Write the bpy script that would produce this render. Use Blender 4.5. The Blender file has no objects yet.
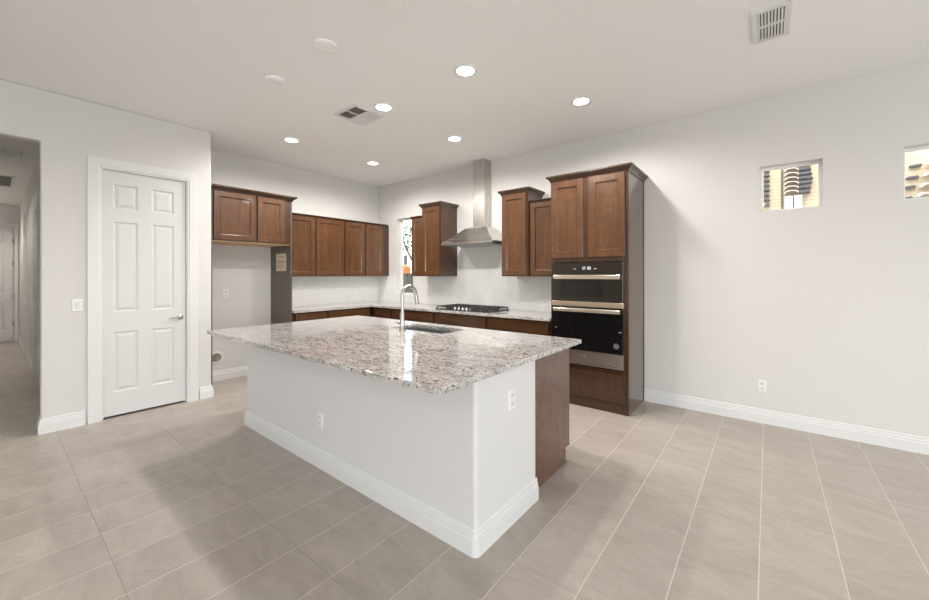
import bpy, bmesh, math, random
from mathutils import Vector, Matrix
random.seed(7)
S = bpy.context.scene
COL = S.collection

# ------------------------------------------------------------------ camera
cd = bpy.data.cameras.new('camera'); cam = bpy.data.objects.new('camera', cd); COL.objects.link(cam)
YAW, ROLL = 0.6713, -0.0015
fw = Vector((-math.sin(YAW), math.cos(YAW), 0)); rt = Vector((math.cos(YAW), math.sin(YAW), 0)); up = Vector((0, 0, 1))
r2 = rt*math.cos(ROLL) + up*math.sin(ROLL); u2 = up*math.cos(ROLL) - rt*math.sin(ROLL)
m = Matrix((r2, u2, -fw)).transposed().to_4x4(); m.translation = Vector((5.7177, -4.5352, 1.3994))
cam.matrix_world = m
cd.sensor_width = 36; cd.lens = 379.66*36/929; cd.shift_x = -2.1/929; cd.shift_y = -25.1/929
cd.clip_start = 0.02; cd.clip_end = 200
S.camera = cam

# ------------------------------------------------------------------ world, sun, daylight
W = bpy.data.worlds.new('world'); S.world = W; W.use_nodes = True
wn = W.node_tree.nodes; wl = W.node_tree.links
sky = wn.new('ShaderNodeTexSky'); sky.sky_type = 'NISHITA'; sky.sun_disc = False
sky.sun_elevation = math.radians(48); sky.sun_rotation = math.radians(200); sky.air_density = 1.0; sky.dust_density = 1.5
hs = wn.new('ShaderNodeHueSaturation'); hs.inputs['Saturation'].default_value = .45; wl.new(sky.outputs[0], hs.inputs['Color']); wl.new(hs.outputs[0], wn['Background'].inputs[0]); wn['Background'].inputs[1].default_value = 0.7

sd = bpy.data.lights.new('sun', 'SUN'); sd.energy = 1.5; sd.angle = math.radians(1); sd.color = (1, .95, .86)
so = bpy.data.objects.new('sun', sd); COL.objects.link(so); so.location = (3, -10, 12)
so.rotation_euler = Vector((0.35, -0.75, 1.1)).to_track_quat('Z', 'Y').to_euler()

def area(name, loc, d, sx, sy, e, col=(1, 1, 1)):
    l = bpy.data.lights.new(name, 'AREA'); l.shape = 'RECTANGLE'; l.size = sx; l.size_y = sy; l.energy = e; l.color = col
    o = bpy.data.objects.new(name, l); COL.objects.link(o); o.location = loc
    o.rotation_euler = (-Vector(d)).to_track_quat('Z', 'Y').to_euler(); return o
# daylight arriving through the big openings of the living side, behind the camera
area('daylight_east_opening', (11.9, -4.6, 1.25), (-1, 0, 1.0), 4.4, 2.3, 245, (.94, .98, 1))
area('daylight_rear_opening', (6.5, -10.9, 1.25), (0, 1, 1.2), 4.6, 2.3, 118, (.95, .98, 1))

V = S.view_settings; V.view_transform = 'Standard'; V.look = 'None'; V.exposure = 0.0; V.gamma = 1; V.use_curve_mapping = False

# ------------------------------------------------------------------ materials
def mat(name, col=(.8, .8, .8), rough=.5, metal=0, spec=.5, coat=0, emit=None, es=0):
    M = bpy.data.materials.new(name); M.use_nodes = True; b = M.node_tree.nodes['Principled BSDF']
    b.inputs['Base Color'].default_value = (*col, 1); b.inputs['Roughness'].default_value = rough
    b.inputs['Metallic'].default_value = metal; b.inputs['Specular IOR Level'].default_value = spec
    b.inputs['Coat Weight'].default_value = coat; b.inputs['Coat Roughness'].default_value = .05
    if emit: b.inputs['Emission Color'].default_value = (*emit, 1); b.inputs['Emission Strength'].default_value = es
    return M
class NT:
    def __init__(s, M): s.n = M.node_tree.nodes; s.l = M.node_tree.links; s.b = s.n['Principled BSDF']
    def add(s, t, **k):
        x = s.n.new(t)
        for a, b in k.items(): setattr(x, a, b)
        return x
    def math(s, op, a, b=None, c=None):
        x = s.add('ShaderNodeMath', operation=op)
        for i, v in enumerate((a, b, c)):
            if v is None: continue
            if isinstance(v, (int, float)): x.inputs[i].default_value = v
            else: s.l.new(v, x.inputs[i])
        return x.outputs[0]
    def coord(s, scale=(1, 1, 1), rot=(0, 0, 0)):
        t = s.add('ShaderNodeTexCoord'); m_ = s.add('ShaderNodeMapping'); m_.inputs['Scale'].default_value = scale; m_.inputs['Rotation'].default_value = rot
        s.l.new(t.outputs['Object'], m_.inputs[0]); return m_.outputs[0]
    def noise(s, vec, sc, det=4, rough=.5, dist=0):
        x = s.add('ShaderNodeTexNoise'); x.inputs['Scale'].default_value = sc; x.inputs['Detail'].default_value = det
        x.inputs['Roughness'].default_value = rough; x.inputs['Distortion'].default_value = dist
        s.l.new(vec, x.inputs['Vector']); return x.outputs['Fac']
    def ramp(s, f, pts):
        x = s.add('ShaderNodeValToRGB'); e = x.color_ramp.elements
        while len(e) < len(pts): e.new(.5)
        for el, (p, c) in zip(e, pts): el.position = p; el.color = (*c, 1)
        s.l.new(f, x.inputs[0]); return x.outputs[0]
    def mix(s, f, a, b, bt='MIX'):
        x = s.add('ShaderNodeMix', data_type='RGBA', blend_type=bt)
        for i, v in ((0, f), (6, a), (7, b)):
            if isinstance(v, (int, float)): x.inputs[i].default_value = v
            elif isinstance(v, tuple): x.inputs[i].default_value = (*v, 1)
            else: s.l.new(v, x.inputs[i])
        return x.outputs[2]
    def bump(s, h, st, dist=.002):
        x = s.add('ShaderNodeBump'); x.inputs['Strength'].default_value = st; x.inputs['Distance'].default_value = dist
        s.l.new(h, x.inputs['Height']); s.l.new(x.outputs[0], s.b.inputs['Normal'])

def paint(name, col, rough=.6, b=.12):
    M = mat(name, col, rough, spec=.35); t = NT(M); v = t.coord()
    t.bump(t.noise(v, 55, 3, .6), b, .004); return M
M_wall = paint('wall_paint', (.675, .66, .643))
M_ceil = paint('ceiling_paint', (.91, .908, .90))
M_island = paint('island_paint', (.70, .695, .69))
M_trim = mat('white_trim', (.73, .73, .725), .35)
M_door = mat('white_door_paint', (.665, .665, .66), .38)
M_plate = mat('white_plastic', (.80, .80, .78), .3)
M_plate2 = mat('warm_white_plastic', (.74, .72, .69), .45)
M_disc = mat('detector_white', (.93, .93, .92), .4)
M_slot = mat('dark_slot', (.05, .045, .04), .6)
M_duct = mat('duct_dark', (.20, .185, .17), .8)

def wood(name, dark, light, rough=.24, axis=2):
    M = mat(name, light, rough, spec=.5, coat=.25); t = NT(M)
    sc = [9, 9, 9]; sc[axis] = .9
    v = t.coord(tuple(sc)); n = t.noise(v, 2.2, 6, .62, .6)
    v2 = t.coord((1, 1, 1)); n2 = t.noise(v2, 16, 5, .62, .5)
    c = t.ramp(n, [(.3, dark), (.7, light)])
    c2 = t.mix(t.ramp(n2, [(.38, (0, 0, 0)), (.62, (.75, .75, .75))]), c, tuple(x*.62 for x in light))
    t.l.new(c2, t.b.inputs['Base Color'])
    sc3 = [60, 60, 60]; sc3[axis] = 4
    t.bump(t.noise(t.coord(tuple(sc3)), 3, 3, .6), .08, .001)
    return M
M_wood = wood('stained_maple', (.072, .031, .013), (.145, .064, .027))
M_woodf = wood('stained_maple_frame_shaded', (.042, .020, .010), (.082, .038, .019))  # same maple stain, darkened: recess shade of the frames put into the colour
M_endp = wood('island_end_veneer', (.130, .068, .043), (.165, .088, .056), .22)
M_woodh = wood('stained_maple_horizontal', (.068, .030, .013), (.128, .057, .026), axis=0)
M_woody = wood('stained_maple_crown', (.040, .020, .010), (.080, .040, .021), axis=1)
M_lam = wood('stained_side_laminate', (.105, .068, .050), (.165, .108, .080), .14)
M_dlam = wood('dark_side_laminate', (.095, .076, .064), (.118, .094, .080), .33)
M_raw = mat('raw_maple_underside', (.78, .50, .27), .6)
M_interior = mat('cabinet_interior', (.45, .33, .2), .6)

# granite
M_granite = mat('granite', rough=.07, spec=.6, coat=.4); t = NT(M_granite)
v = t.coord((.6, 2.6, 2.6), (0, 0, .35)); v1 = t.coord((1, 1, 1))
n = t.noise(v, 17, 10, .76, 1.2)
c = t.ramp(n, [(.34, (.09, .08, .08)), (.42, (.27, .25, .24)), (.49, (.45, .42, .40)), (.57, (.62, .595, .57)), (.70, (.80, .78, .765))])
big = t.noise(t.coord((.8, 2, 1), (0, 0, .4)), 3.2, 4, .6, .6)
c = t.mix(t.ramp(big, [(.45, (0, 0, 0)), (.72, (.45, .45, .45))]), c, (.73, .715, .705))
sp = t.noise(v1, 62, 2, .55)
c = t.mix(t.ramp(sp, [(.36, (1, 1, 1)), (.405, (0, 0, 0))]), c, (.035, .032, .034))
sp2 = t.noise(v1, 60, 3, .6, .4)
c = t.mix(t.ramp(sp2, [(.58, (0, 0, 0)), (.66, (.55, .55, .55))]), c, (.80, .79, .77))
t.l.new(c, t.b.inputs['Base Color'])

# floor tile: 12 x 24 inch stacked porcelain
GX, GY, OX, OY = .3105, .610, 5.0608, -4.1594
M_floor = mat('floor_tile', rough=.34, spec=.45); t = NT(M_floor)
tc = t.add('ShaderNodeTexCoord'); sx = t.add('ShaderNodeSeparateXYZ'); t.l.new(tc.outputs['Object'], sx.inputs[0])
ux = t.math('DIVIDE', t.math('SUBTRACT', sx.outputs[0], OX), GX); uy = t.math('DIVIDE', t.math('SUBTRACT', sx.outputs[1], OY), GY)
fx = t.math('FRACT', ux); fy = t.math('FRACT', uy)
dx = t.math('MULTIPLY', t.math('MINIMUM', fx, t.math('SUBTRACT', 1, fx)), GX)
dy = t.math('MULTIPLY', t.math('MINIMUM', fy, t.math('SUBTRACT', 1, fy)), GY)
cmb = t.add('ShaderNodeCombineXYZ'); t.l.new(t.math('FLOOR', ux), cmb.inputs[0]); t.l.new(t.math('FLOOR', uy), cmb.inputs[1])
wn_ = t.add('ShaderNodeTexWhiteNoise'); t.l.new(cmb.outputs[0], wn_.inputs['Vector'])
vm = t.add('ShaderNodeVectorMath', operation='MULTIPLY_ADD'); vm.inputs[1].default_value = (13, 7, 3)
t.l.new(wn_.outputs['Color'], vm.inputs[0]); t.l.new(tc.outputs['Object'], vm.inputs[2])
mp = t.add('ShaderNodeMapping'); mp.inputs['Rotation'].default_value = (0, 0, .18); mp.inputs['Scale'].default_value = (1.5, 3.4, 1); t.l.new(vm.outputs[0], mp.inputs[0])
n = t.noise(mp.outputs[0], 2.3, 7, .62, .7)
c = t.ramp(n, [(.28, (.375, .325, .278)), (.50, (.438, .386, .338)), (.72, (.50, .447, .397))])
fine = t.noise(tc.outputs['Object'], 38, 4, .65); c = t.mix(t.ramp(fine, [(.42, (.16, .16, .16)), (.60, (0, 0, 0))]), c, (.30, .26, .225))
tone = t.math('MULTIPLY_ADD', wn_.outputs['Value'], .08, .96)
hsv = t.add('ShaderNodeHueSaturation'); t.l.new(c, hsv.inputs['Color']); t.l.new(tone, hsv.inputs['Value'])
gx = t.math('LESS_THAN', dx, .0023); gy = t.math('LESS_THAN', dy, .0016)
c = t.mix(gx, hsv.outputs[0], (.67, .61, .55)); c = t.mix(gy, c, (.36, .315, .275))
t.l.new(c, t.b.inputs['Base Color'])
g = t.math('MAXIMUM', gx, gy)
t.l.new(t.math('MULTIPLY_ADD', g, .4, .34), t.b.inputs['Roughness'])
h = t.math('MINIMUM', t.math('MINIMUM', dx, dy), .004)
t.bump(h, .6, .6)

# backsplash: small vertical white picket tiles
def splash(name, ax):
    M = mat(name, rough=.16, spec=.55); t = NT(M)
    tc = t.add('ShaderNodeTexCoord'); sx = t.add('ShaderNodeSeparateXYZ'); t.l.new(tc.outputs['Object'], sx.inputs[0])
    TW, TH = .052, .108
    u = t.math('DIVIDE', sx.outputs[ax], TW); colid = t.math('FLOOR', u)
    off = t.math('MULTIPLY', t.math('FRACT', t.math('MULTIPLY', colid, .5)), 1.0)
    vv = t.math('ADD', t.math('DIVIDE', sx.outputs[2], TH), off)
    fu = t.math('FRACT', u); fv = t.math('FRACT', vv)
    au = t.math('ABSOLUTE', t.math('SUBTRACT', fu, .5))
    du = t.math('MULTIPLY', t.math('SUBTRACT', .5, au), TW)
    dv = t.math('MULTIPLY', t.math('MINIMUM', fv, t.math('SUBTRACT', 1, fv)), TH)
    d = t.math('MINIMUM', du, dv)
    gr = t.math('LESS_THAN', d, .0014)
    cid = t.add('ShaderNodeCombineXYZ'); t.l.new(colid, cid.inputs[0]); t.l.new(t.math('FLOOR', vv), cid.inputs[1])
    w = t.add('ShaderNodeTexWhiteNoise'); t.l.new(cid.outputs[0], w.inputs['Vector'])
    c = t.mix(w.outputs['Value'], (.79, .785, .77), (.83, .825, .81)); c = t.mix(gr, c, (.68, .67, .65))
    t.l.new(c, t.b.inputs['Base Color']); t.bump(t.math('MINIMUM', d, .004), .5, .5)
    return M
M_spx = splash('picket_tile_x', 0); M_spy = splash('picket_tile_y', 1)

def brushed(name, col, rough, ax):
    M = mat(name, col, rough, metal=1); t = NT(M); sc = [220, 220, 220]; sc[ax] = 3
    n = t.noise(t.coord(tuple(sc)), 1, 2, .5); t.l.new(t.math('MULTIPLY_ADD', n, .06, rough-.03), t.b.inputs['Roughness'])
    return M
M_steel = brushed('brushed_steel', (.60, .575, .55), .27, 0)
M_steelv = brushed('brushed_steel_vertical', (.56, .53, .50), .27, 2)
M_nickel = mat('brushed_nickel', (.52, .50, .47), .28, metal=1)
M_sink = brushed('sink_steel', (.46, .47, .48), .33, 0)
M_handle = mat('oven_handle_steel', (.82, .73, .62), .22, metal=1)
M_mtrim = mat('warm_steel_trim', (.72, .57, .43), .28, metal=1)
M_black = mat('black_glass', (.006, .006, .007), .04, spec=.5)
M_micro = mat('microwave_glass', (.022, .017, .012), .05, spec=.5)
M_mwin = mat('microwave_window', (.014, .011, .008), .05)
M_iron = mat('cast_iron', (.035, .035, .037), .5)
M_panb = mat('black_steel', (.06, .06, .065), .25, metal=.6)
M_knob = mat('knob_silver', (.75, .74, .72), .25, metal=1)
M_ovenbox = mat('oven_case', (.15, .15, .15), .6, metal=.6)
M_paper = mat('cream_paper', (.74, .64, .50), .7)
M_ink = mat('ink', (.14, .11, .09), .7)
M_disp = mat('display_digits', (.8, .85, .9), .4, emit=(.85, .93, 1), es=.5)
M_lamp = mat('lamp_diffuser', (1, 1, 1), .4, emit=(1, .95, .88), es=14)
M_sticker = mat('grey_sticker', (.07, .07, .07), .5)
M_sprint = mat('sticker_print_grey', (.3, .3, .3), .5)
M_lower = mat('lower_steel', (.47, .41, .36), .38, metal=1)
M_frame = mat('window_frame_dark', (.12, .115, .11), .4)
M_vframe = mat('window_frame_white', (.82, .82, .80), .35)
M_hinge = mat('hinge_nickel', (.35, .32, .29), .35, metal=1)
# thin window glass
M_glass = bpy.data.materials.new('window_glass'); M_glass.use_nodes = True
gn = M_glass.node_tree.nodes; gl = M_glass.node_tree.links
for x in list(gn):
    if x.type != 'OUTPUT_MATERIAL': gn.remove(x)
go = [x for x in gn if x.type == 'OUTPUT_MATERIAL'][0]
tr = gn.new('ShaderNodeBsdfTransparent'); gs = gn.new('ShaderNodeBsdfGlossy'); gs.inputs['Roughness'].default_value = .01
mx = gn.new('ShaderNodeMixShader'); mx.inputs[0].default_value = .06
gl.new(tr.outputs[0], mx.inputs[1]); gl.new(gs.outputs[0], mx.inputs[2]); gl.new(mx.outputs[0], go.inputs[0])

# ------------------------------------------------------------------ helpers
WL = {}      # world location of every parent
def bb(bm):
    xs = [v.co for v in bm.verts]
    return [min(c[i] for c in xs) for i in range(3)], [max(c[i] for c in xs) for i in range(3)]
def thing(name, label=None, cat=None, loc=(0, 0, 0), group=None, kind=None):
    o = bpy.data.objects.new(name, None); COL.objects.link(o); o.location = loc; o.empty_display_size = .1
    WL[o.name] = Vector(loc)
    if kind: o['kind'] = kind
    if label: o['label'] = label
    if cat: o['category'] = cat
    if group: o['group'] = group
    return o
def obj(name, bm, m_, parent=None, label=None, cat=None, group=None, kind=None, origin=None, smooth=False, bev=0, seg=1):
    bmesh.ops.recalc_face_normals(bm, faces=bm.faces)
    if parent is not None: O = WL[parent.name]
    elif origin is not None: O = Vector(origin)
    else:
        lo, hi = bb(bm); O = Vector(((lo[0]+hi[0])/2, (lo[1]+hi[1])/2, lo[2]))
    bmesh.ops.translate(bm, verts=bm.verts, vec=-O)
    me = bpy.data.meshes.new(name); bm.to_mesh(me); bm.free()
    ms = m_ if isinstance(m_, (list, tuple)) else [m_]
    for q in ms: me.materials.append(q)
    if smooth:
        for p in me.polygons: p.use_smooth = True
        try: me.set_sharp_from_angle(angle=math.radians(38))
        except Exception: pass
    o = bpy.data.objects.new(name, me); COL.objects.link(o)
    if parent is not None: o.parent = parent; WL[o.name] = O
    else: o.location = O; WL[o.name] = O
    if bev:
        b = o.modifiers.new('bevel', 'BEVEL'); b.width = bev; b.segments = seg; b.limit_method = 'ANGLE'; b.angle_limit = math.radians(50)
    if label: o['label'] = label
    if cat: o['category'] = cat
    if group: o['group'] = group
    if kind: o['kind'] = kind
    return o
def struct(name, bm, m_, **k): return obj(name, bm, m_, kind='structure', origin=(0, 0, 0), **k)
def BM(): return bmesh.new()
def ident(x, y, z): return (x, y, z)
def fbox(bm, F, a0, a1, b0, b1, c0, c1, mi=0):
    vs = [bm.verts.new(F(a, b, c)) for c in (c0, c1) for b in (b0, b1) for a in (a0, a1)]
    for q in ((0, 1, 3, 2), (4, 5, 7, 6), (0, 1, 5, 4), (2, 3, 7, 6), (0, 2, 6, 4), (1, 3, 7, 5)):
        f = bm.faces.new([vs[i] for i in q]); f.material_index = mi
    return vs
def box(bm, x0, x1, y0, y1, z0, z1, mi=0): return fbox(bm, ident, x0, x1, y0, y1, z0, z1, mi)
def rings(bm, loops, cap0=True, cap1=True, mi=0):
    R = [[bm.verts.new(p) for p in L] for L in loops]; n = len(R[0])
    for a, b in zip(R, R[1:]):
        for i in range(n):
            f = bm.faces.new((a[i], a[(i+1) % n], b[(i+1) % n], b[i])); f.material_index = mi
    if cap0: bm.faces.new(R[0][::-1]).material_index = mi
    if cap1: bm.faces.new(R[-1]).material_index = mi
    return R
def rect(F, u0, u1, v0, v1, w): return [F(u0, v0, w), F(u1, v0, w), F(u1, v1, w), F(u0, v1, w)]
def shaker(bm, F, u0, u1, v0, v1, w0=0, th=.02, rail=.060, rec=.013):
    c = .002
    rings(bm, [rect(F, u0, u1, v0, v1, w0), rect(F, u0, u1, v0, v1, w0+th-c), rect(F, u0+c, u1-c, v0+c, v1-c, w0+th),
               rect(F, u0+rail, u1-rail, v0+rail, v1-rail, w0+th),
               rect(F, u0+rail+.010, u1-rail-.010, v0+rail+.010, v1-rail-.010, w0+th-rec)])
def drawer(bm, F, u0, u1, v0, v1, w0=0, th=.02):
    c = .003
    rings(bm, [rect(F, u0, u1, v0, v1, w0), rect(F, u0, u1, v0, v1, w0+th-c), rect(F, u0+c, u1-c, v0+c, v1-c, w0+th)])
def circ(F, cu, cv, r, w, n=24, a0=0): return [F(cu+r*math.cos(a0+2*math.pi*i/n), cv+r*math.sin(a0+2*math.pi*i/n), w) for i in range(n)]
def lathe(bm, F, cu, cv, prof, n=24, cap0=True, cap1=True): rings(bm, [circ(F, cu, cv, max(r, .0004), w, n) for r, w in prof], cap0, cap1)
def tube(bm, pts, r, n=12):
    pts = [Vector(p) for p in pts]; rr = r if isinstance(r, (list, tuple)) else [r]*len(pts)
    L = []; prev = None
    for i, p in enumerate(pts):
        d = (pts[min(i+1, len(pts)-1)]-pts[max(i-1, 0)]).normalized()
        if prev is None: a = d.orthogonal().normalized()
        else: a = (prev - d*prev.dot(d)).normalized()
        prev = a; b = d.cross(a)
        L.append([p + (a*math.cos(2*math.pi*k/n)+b*math.sin(2*math.pi*k/n))*rr[i] for k in range(n)])
    rings(bm, L)
def sweep(bm, path, prof, side=1):
    """profile (out, z) swept along an XY polyline; out is measured to the left (side=1) or right (-1) of travel"""
    P = [Vector((*p, 0)) for p in path]; L = []
    for i, p in enumerate(P):
        ns = []
        if i > 0: d = (p-P[i-1]).normalized(); ns.append(Vector((-d.y, d.x, 0))*side)
        if i < len(P)-1: d = (P[i+1]-p).normalized(); ns.append(Vector((-d.y, d.x, 0))*side)
        if len(ns) == 2: nn = (ns[0]+ns[1]).normalized(); nn = nn/max(.2, nn.dot(ns[0]))
        else: nn = ns[0]
        L.append([(p.x+nn.x*o, p.y+nn.y*o, z) for o, z in prof])
    rings(bm, L)
BASE = [(0, 0), (.016, 0), (.016, .082), (.011, .086), (.011, .103), (.0075, .107), (.0065, .126), (0, .133)]
def crown_prof(z, h=.07, out=.05): return [(-.004, z), (.006, z), (.008, z+h*.2), (out*.45, z+h*.45), (out*.85, z+h*.68), (out, z+h*.74), (out, z+h), (-.004, z+h)]

F_range = lambda yf: (lambda u, v, w: (u, yf-w, v))       # faces -Y
F_fridge = lambda xf: (lambda u, v, w: (xf+w, u, v))      # faces +X
F_far = lambda yf: (lambda u, v, w: (u, yf+w, v))         # faces +Y

CE = 3.05
XD, YD, YL = .69, -2.937, -4.25
XR, YB = 12.0, -11.0
HX, HC = -6.8, 2.9        # hall end and hall ceiling

# ------------------------------------------------------------------ the room
bm = BM(); box(bm, HX-.15, XR+.15, YB-.15, .15, -.12, 0); struct('floor', bm, M_floor)
bm = BM(); box(bm, -.15, XR+.15, YB-.15, .15, CE, CE+.15); struct('ceiling', bm, M_ceil)

def wall_holes(name, F, u0, u1, v0, v1, w0, w1, holes, m_=None):
    us = sorted({u0, u1, *[h[0] for h in holes], *[h[1] for h in holes]}); vs = sorted({v0, v1, *[h[2] for h in holes], *[h[3] for h in holes]})
    bm = BM(); G = {}
    def vt(u, v, w):
        k = (round(u, 5), round(v, 5), w)
        if k not in G: G[k] = bm.verts.new(F(u, v, w))
        return G[k]
    solid = lambda i, j: 0 <= i < len(us)-1 and 0 <= j < len(vs)-1 and not any(h[0]-1e-6 <= us[i] and us[i+1] <= h[1]+1e-6 and h[2]-1e-6 <= vs[j] and vs[j+1] <= h[3]+1e-6 for h in holes)
    for i in range(len(us)-1):
        for j in range(len(vs)-1):
            if not solid(i, j): continue
            a, b, c, d = us[i], us[i+1], vs[j], vs[j+1]
            for w in (w0, w1): bm.faces.new((vt(a, c, w), vt(b, c, w), vt(b, d, w), vt(a, d, w)))
            if not solid(i-1, j): bm.faces.new((vt(a, c, w0), vt(a, d, w0), vt(a, d, w1), vt(a, c, w1)))
            if not solid(i+1, j): bm.faces.new((vt(b, c, w0), vt(b, d, w0), vt(b, d, w1), vt(b, c, w1)))
            if not solid(i, j-1): bm.faces.new((vt(a, c, w0), vt(b, c, w0), vt(b, c, w1), vt(a, c, w1)))
            if not solid(i, j+1): bm.faces.new((vt(a, d, w0), vt(b, d, w0), vt(b, d, w1), vt(a, d, w1)))
    return struct(name, bm, m_ or M_wall)
KW = (.527, .95, 1.06, 2.398)
W2, W3 = (5.654, 6.094, 1.99, 2.415), (6.566, 7.006, 1.99, 2.415)
wall_holes('wall_back', ident if 0 else (lambda u, v, w: (u, w, v)), -.15, XR+.15, 0, CE, 0, .15, [KW, W2, W3])
bm = BM(); box(bm, -.15, 0, YD, 0, 0, CE); struct('wall_left', bm, M_wall)
# closet block with the pantry door
DY0, DY1, DZ = -3.868, -3.160, 2.447
w = wall_holes('wall_pantry', F_fridge(XD), -5.35, YD, 0, CE, -.12, 0, [(DY0, DY1, 0, DZ), (-5.35, YL, 0, 2.592)])
b_ = w.modifiers.new('bevel', 'BEVEL'); b_.width = .014; b_.segments = 4; b_.limit_method = 'ANGLE'; b_.angle_limit = math.radians(60)
bm = BM(); box(bm, 0, XD-.12, YD-.12, YD, 0, CE); struct('wall_alcove_side', bm, M_wall)
bm = BM(); box(bm, 0, .02, -4.01, YD-.12, 0, CE); struct('wall_pantry_rear', bm, M_wall)
# hall
bm = BM(); box(bm, HX-.12, XD-.12, -4.13, -4.01, 0, CE); struct('wall_hall_right', bm, M_wall)
HY = -5.35
bm = BM(); box(bm, HX, XD-.12, HY-.12, HY, 0, CE); struct('wall_hall_left', bm, M_wall)
bm = BM(); box(bm, HX-.12, HX, HY-.12, -4.13, 0, CE); struct('wall_hall_end', bm, M_wall)
bm = BM(); box(bm, XD-.12, XD, YB-.15, HY, 0, CE); struct('wall_left_rear', bm, M_wall)
# hall ceiling, with an attic hatch opening
wall_holes('ceiling_hall', lambda u, v, w: (u, v, w), HX, XD-.125, HY, -4.131, HC, HC+.14, [(-1.80, -1.36, -4.95, -4.272)], M_ceil)
bm = BM(); box(bm, -1.85, -1.3, -5.0, -4.255, HC+.141, HC+.149); obj('attic_hatch', bm, M_ceil, kind='structure', origin=(0, 0, 0), label='recessed attic hatch panel in the hall ceiling')
# living side walls (behind the camera) with their large openings
wall_holes('wall_right', lambda u, v, w: (XR+w, u, v), YB-.15, .15, 0, CE, 0, .15, [(-6.9, -2.3, 0, 2.45)])
wall_holes('wall_front', lambda u, v, w: (u, YB-w, v), XD, XR+.15, 0, CE, 0, .15, [(4.1, 8.9, 0, 2.45)])

# baseboards
def baseb(name, path, side):
    bm = BM(); sweep(bm, path, BASE, side); return struct(name, bm, M_trim)
baseb('baseboard_back', [(4.636, 0), (XR, 0)], -1)
baseb('baseboard_left', [(0, -2.90), (0, -1.962)], -1)
baseb('baseboard_pantry_right', [(XD, -3.056), (XD, YD), (XD-.05, YD)], -1)
baseb('baseboard_pantry_left', [(XD-.12, -4.131), (XD-.12, YL), (XD, YL), (XD, -3.973)], -1)
bm = BM(); 
baseb('baseboard_hall_right', [(HX, -4.13), (-4.78, -4.13)], -1)
baseb('baseboard_hall_middle', [(-3.71, -4.13), (-2.66, -4.13)], -1)
baseb('baseboard_hall_near', [(-1.59, -4.13), (XD-.14, -4.13)], -1)

# ------------------------------------------------------------------ doors
def six_panel(bm, F, u0, u1, v0, v1, w0, w1, us, vs):
    """stiles and rails with raised panels; us = [(a,b),(c,d)], vs = three (lo,hi)"""
    fbox(bm, F, u0, u1, v0, v1, w0, w1-.009)
    ue = [u0, us[0][0], us[0][1], us[1][0], us[1][1], u1]
    for a, b in ((ue[0], ue[1]), (ue[2], ue[3]), (ue[4], ue[5])): fbox(bm, F, a, b, v0, v1, w1-.009, w1)
    ve = [v0, vs[0][0], vs[0][1], vs[1][0], vs[1][1], vs[2][0], vs[2][1], v1]
    for (c, d) in us:
        for k in (0, 2, 4, 6): fbox(bm, F, c, d, ve[k], ve[k+1], w1-.009, w1)
        for (p, q) in vs:
            # sticking bevel and raised field
            rings(bm, [rect(F, c, d, p, q, w1-.0002), rect(F, c+.012, d-.012, p+.012, q-.012, w1-.0088)], False, False)
            rings(bm, [rect(F, c+.018, d-.018, p+.018, q-.018, w1-.009), rect(F, c+.042, d-.042, p+.042, q-.042, w1-.002)], False, True)
def casing(bm, F, u0, u1, v1, wd=.096, th=.018):
    pr = [(0, 0), (0, th*.55), (.012, th*.6), (.018, th*.85), (wd*.72, th), (wd, th), (wd, 0)]
    pts = [(u0, 0), (u0, v1), (u1, v1), (u1, 0)]; dirs = [(-1, 0), (-1, 1), (1, 1), (1, 0)]
    rings(bm, [[F(p[0]+d[0]*a, p[1]+d[1]*a, b) for a, b in pr] for p, d in zip(pts, dirs)])

F = F_fridge(XD)
d1 = thing('door_1', 'white six-panel pantry door in white casing beside the fridge alcove', None, (XD, (DY0+DY1)/2, 0), kind='structure')
bm = BM(); six_panel(bm, F, DY0+.020, DY1-.022, .022, DZ-.02, -.055, -.014, [(-3.773, -3.584), (-3.475, -3.286)], [(.25, .84), (1.04, 1.93), (2.06, 2.297)])
obj('door_slab', bm, M_door, d1)
bm = BM(); casing(bm, F, DY0+.008, DY1-.008, DZ-.008)
obj('casing', bm, M_trim, d1)
bm = BM(); fbox(bm, F, DY0+.001, DY0+.018, 0, DZ-.001, -.119, -.0005); fbox(bm, F, DY1-.018, DY1-.001, 0, DZ-.001, -.119, -.0005); fbox(bm, F, DY0+.018, DY1-.018, DZ-.018, DZ-.001, -.119, -.0005)
fbox(bm, F, DY1-.03, DY1-.018, 0, DZ-.018, -.10, -.057); fbox(bm, F, DY0+.018, DY0+.03, 0, DZ-.018, -.10, -.057)
obj('jamb', bm, M_trim, d1)
hz, hy = .945, -3.232
bm = BM(); lathe(bm, F, hy, hz, [(.027, -.0140), (.027, -.007), (.022, -.004), (.012, -.003), (.011, .030)], 20)
tube(bm, [F(hy, hz, .018), F(hy-.012, hz, .03), F(hy-.05, hz-.002, .032), F(hy-.105, hz-.006, .028)], [.010, .010, .009, .007], 10)
obj('lever_handle', bm, M_nickel, d1, smooth=True, label='brushed nickel lever handle')

# hall end door, faces +X
FE = F_fridge(HX)
d2 = thing('door_2', 'white panel door with dark hinges at the far end of the hall', None, (HX, -4.63, 0), kind='structure')
bm = BM(); six_panel(bm, FE, -5.045, -4.218, .03, 2.42, .001, .035, [(-4.93, -4.68), (-4.57, -4.32)], [(.25, .84), (1.04, 1.93), (2.06, 2.297)])
obj('door_slab', bm, M_door, d2)
bm = BM(); casing(bm, FE, -5.052, -4.211, 2.427, .066); obj('casing', bm, M_trim, d2)
for k, z in enumerate((.394, .966, 1.664, 2.13)):
    bm = BM(); fbox(bm, FE, -4.228, -4.204, z-.05, z+.05, .034, .046); obj('hinge', bm, M_hinge, d2)
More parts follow.
